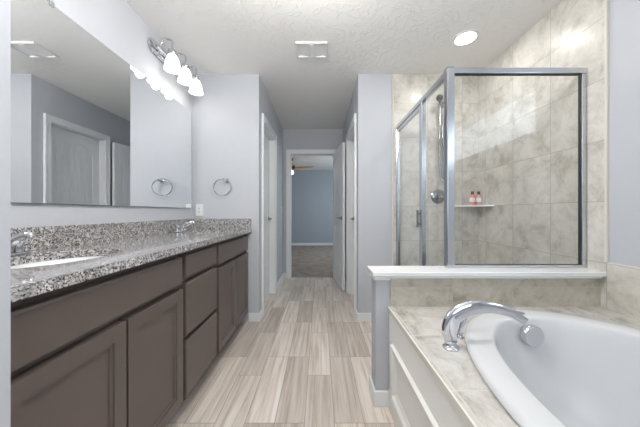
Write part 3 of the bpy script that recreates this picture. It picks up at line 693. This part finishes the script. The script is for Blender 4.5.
# outlet and switch plates
t = thing('wall_outlet', 'white outlet plate on the wall just above the side splash', 'outlet', (-1.187, YB, 1.10))
obj('plate', boxes((-1.222, -1.152, YB-0.006, YB, 1.042, 1.158)), M_plastic, t, bevel=0.002)
obj('receptacle', boxes((-1.204, -1.170, YB-0.009, YB-0.006, 1.065, 1.135)), M_plastic, t, bevel=0.001)
obj('slot', boxes((-1.194, -1.191, YB-0.0095, YB-0.009, 1.108, 1.122), (-1.183, -1.180, YB-0.0095, YB-0.009, 1.108, 1.122), (-1.194, -1.191, YB-0.0095, YB-0.009, 1.076, 1.090), (-1.183, -1.180, YB-0.0095, YB-0.009, 1.076, 1.090)), M_slot, t)
t = thing('light_switch', 'white rocker switch plate on the left hallway wall by the bedroom door', 'light switch', (HL, 4.03, 1.12))
obj('plate', boxes((HL, HL+0.006, 3.995, 4.065, 1.062, 1.178)), M_plastic, t, bevel=0.002)
obj('rocker', boxes((HL+0.006, HL+0.010, 4.013, 4.047, 1.085, 1.155)), M_plastic, t, bevel=0.001)

# ceiling exhaust fan grille: two bowed louvres in a frame
vx, vyy = -0.065, 2.14
t = thing('exhaust_fan_grille', 'white two-panel exhaust fan grille on the textured ceiling', 'vent', (vx, vyy, CEIL))
bm = bmesh.new(); zf = CEIL-0.014; hw, hl = 0.13, 0.10
for b in ((vx-hw, vx+hw, vyy-hl, vyy-hl+0.016, zf, CEIL), (vx-hw, vx+hw, vyy+hl-0.016, vyy+hl, zf, CEIL), (vx-hw, vx-hw+0.016, vyy-hl+0.016, vyy+hl-0.016, zf, CEIL), (vx+hw-0.016, vx+hw, vyy-hl+0.016, vyy+hl-0.016, zf, CEIL), (vx-0.020, vx+0.020, vyy-hl+0.016, vyy+hl-0.016, zf-0.004, CEIL)):
    box(bm, *b)
obj('frame', bm, M_plastic, t, bevel=0.005)
for s in (-1, 1):
    bm = bmesh.new(); x0, x1 = vx+s*0.022, vx+s*(hw-0.018)
    n = 8
    for k in range(n):
        u0, u1 = k/n, (k+1)/n
        f = lambda u: (x0+(x1-x0)*u, CEIL-0.014+0.011*math.sin(PI*u*0.5))
        (a, za), (b, zb) = f(u0), f(u1)
        poly_extrude(bm, [(a, vyy-hl+0.018, za), (b, vyy-hl+0.018, zb), (b, vyy-hl+0.018, zb+0.004), (a, vyy-hl+0.018, za+0.004)], (0, 2*hl-0.036, 0))
    obj('louvre', bm, M_plastic, t)

# recessed downlight
t = thing('recessed_light', 'round white recessed ceiling light above the shower front', 'ceiling light', (1.14, 2.0, CEIL))
bm = bmesh.new(); lathe(bm, [(0.092, 0), (0.092, -0.004), (0.074, -0.008), (0.070, -0.003), (0.070, 0)], (1.14, 2.0, CEIL), 'Z', 40, caps=False); obj('trim_ring', bm, M_plastic, t, smooth=True)
bm = bmesh.new(); lathe(bm, [(0.071, -0.0005), (0.071, -0.003), (0.05, -0.005)], (1.14, 2.0, CEIL), 'Z', 40); obj('lens', bm, M_down, t)

# unseen globe light on a short stem, added to brighten room and ceiling
gx, gy = -0.1, 0.95
t = thing('added_globe_light', 'unseen frosted globe light on a short stem, added to brighten the bathroom', 'ceiling light', (gx, gy, CEIL))
bm = bmesh.new(); lathe(bm, [(0.065, 0), (0.065, -0.012), (0.030, -0.022), (0.012, -0.026), (0.012, -0.055), (0.040, -0.062), (0.042, -0.082)], (gx, gy, CEIL), 'Z', 32); obj('canopy', bm, M_nickel, t, smooth=True)
bm = bmesh.new(); lathe(bm, [(0.155*math.sin(PI*(0.09+0.905*k/18)), -0.225+0.155*math.cos(PI*(0.09+0.905*k/18))) for k in range(19)], (gx, gy, CEIL), 'Z', 36); obj('globe', bm, M_dome, t, smooth='all')

# bedroom ceiling fan
fxx, fyy = -0.74, 6.5
t = thing('ceiling_fan', 'ceiling fan with warm wooden blades in the bedroom beyond the doorway', 'ceiling fan', (fxx, fyy, CEIL))
bm = bmesh.new(); lathe(bm, [(0.07, 0), (0.06, -0.05), (0.015, -0.06), (0.015, -0.16)], (fxx, fyy, CEIL), 'Z', 24); obj('downrod', bm, M_bronze, t, smooth=True)
bm = bmesh.new(); lathe(bm, [(0.05, -0.15), (0.11, -0.18), (0.12, -0.23), (0.09, -0.27), (0.05, -0.30)], (fxx, fyy, CEIL), 'Z', 28); obj('motor', bm, M_bronze, t, smooth=True)
for k in range(5):
    a = 2*PI*k/5 - 0.25
    bm = bmesh.new(); box(bm, 0.14, 0.60, -0.075, 0.075, -0.004, 0.004, bev=0.003); box(bm, 0.08, 0.18, -0.018, 0.018, -0.008, -0.004)
    bmesh.ops.transform(bm, matrix=Matrix.Translation((fxx, fyy, CEIL-0.235)) @ Matrix.Rotation(a, 4, 'Z') @ Matrix.Rotation(0.38, 4, 'X'), verts=bm.verts[:]); obj('fan_blade', bm, M_wood, t)
bm = bmesh.new(); lathe(bm, [(0.03, -0.30), (0.07, -0.32), (0.085, -0.36), (0.06, -0.40), (0.01, -0.415)], (fxx, fyy, CEIL), 'Z', 24); obj('light_globe', bm, M_fanlight, t, smooth='all')
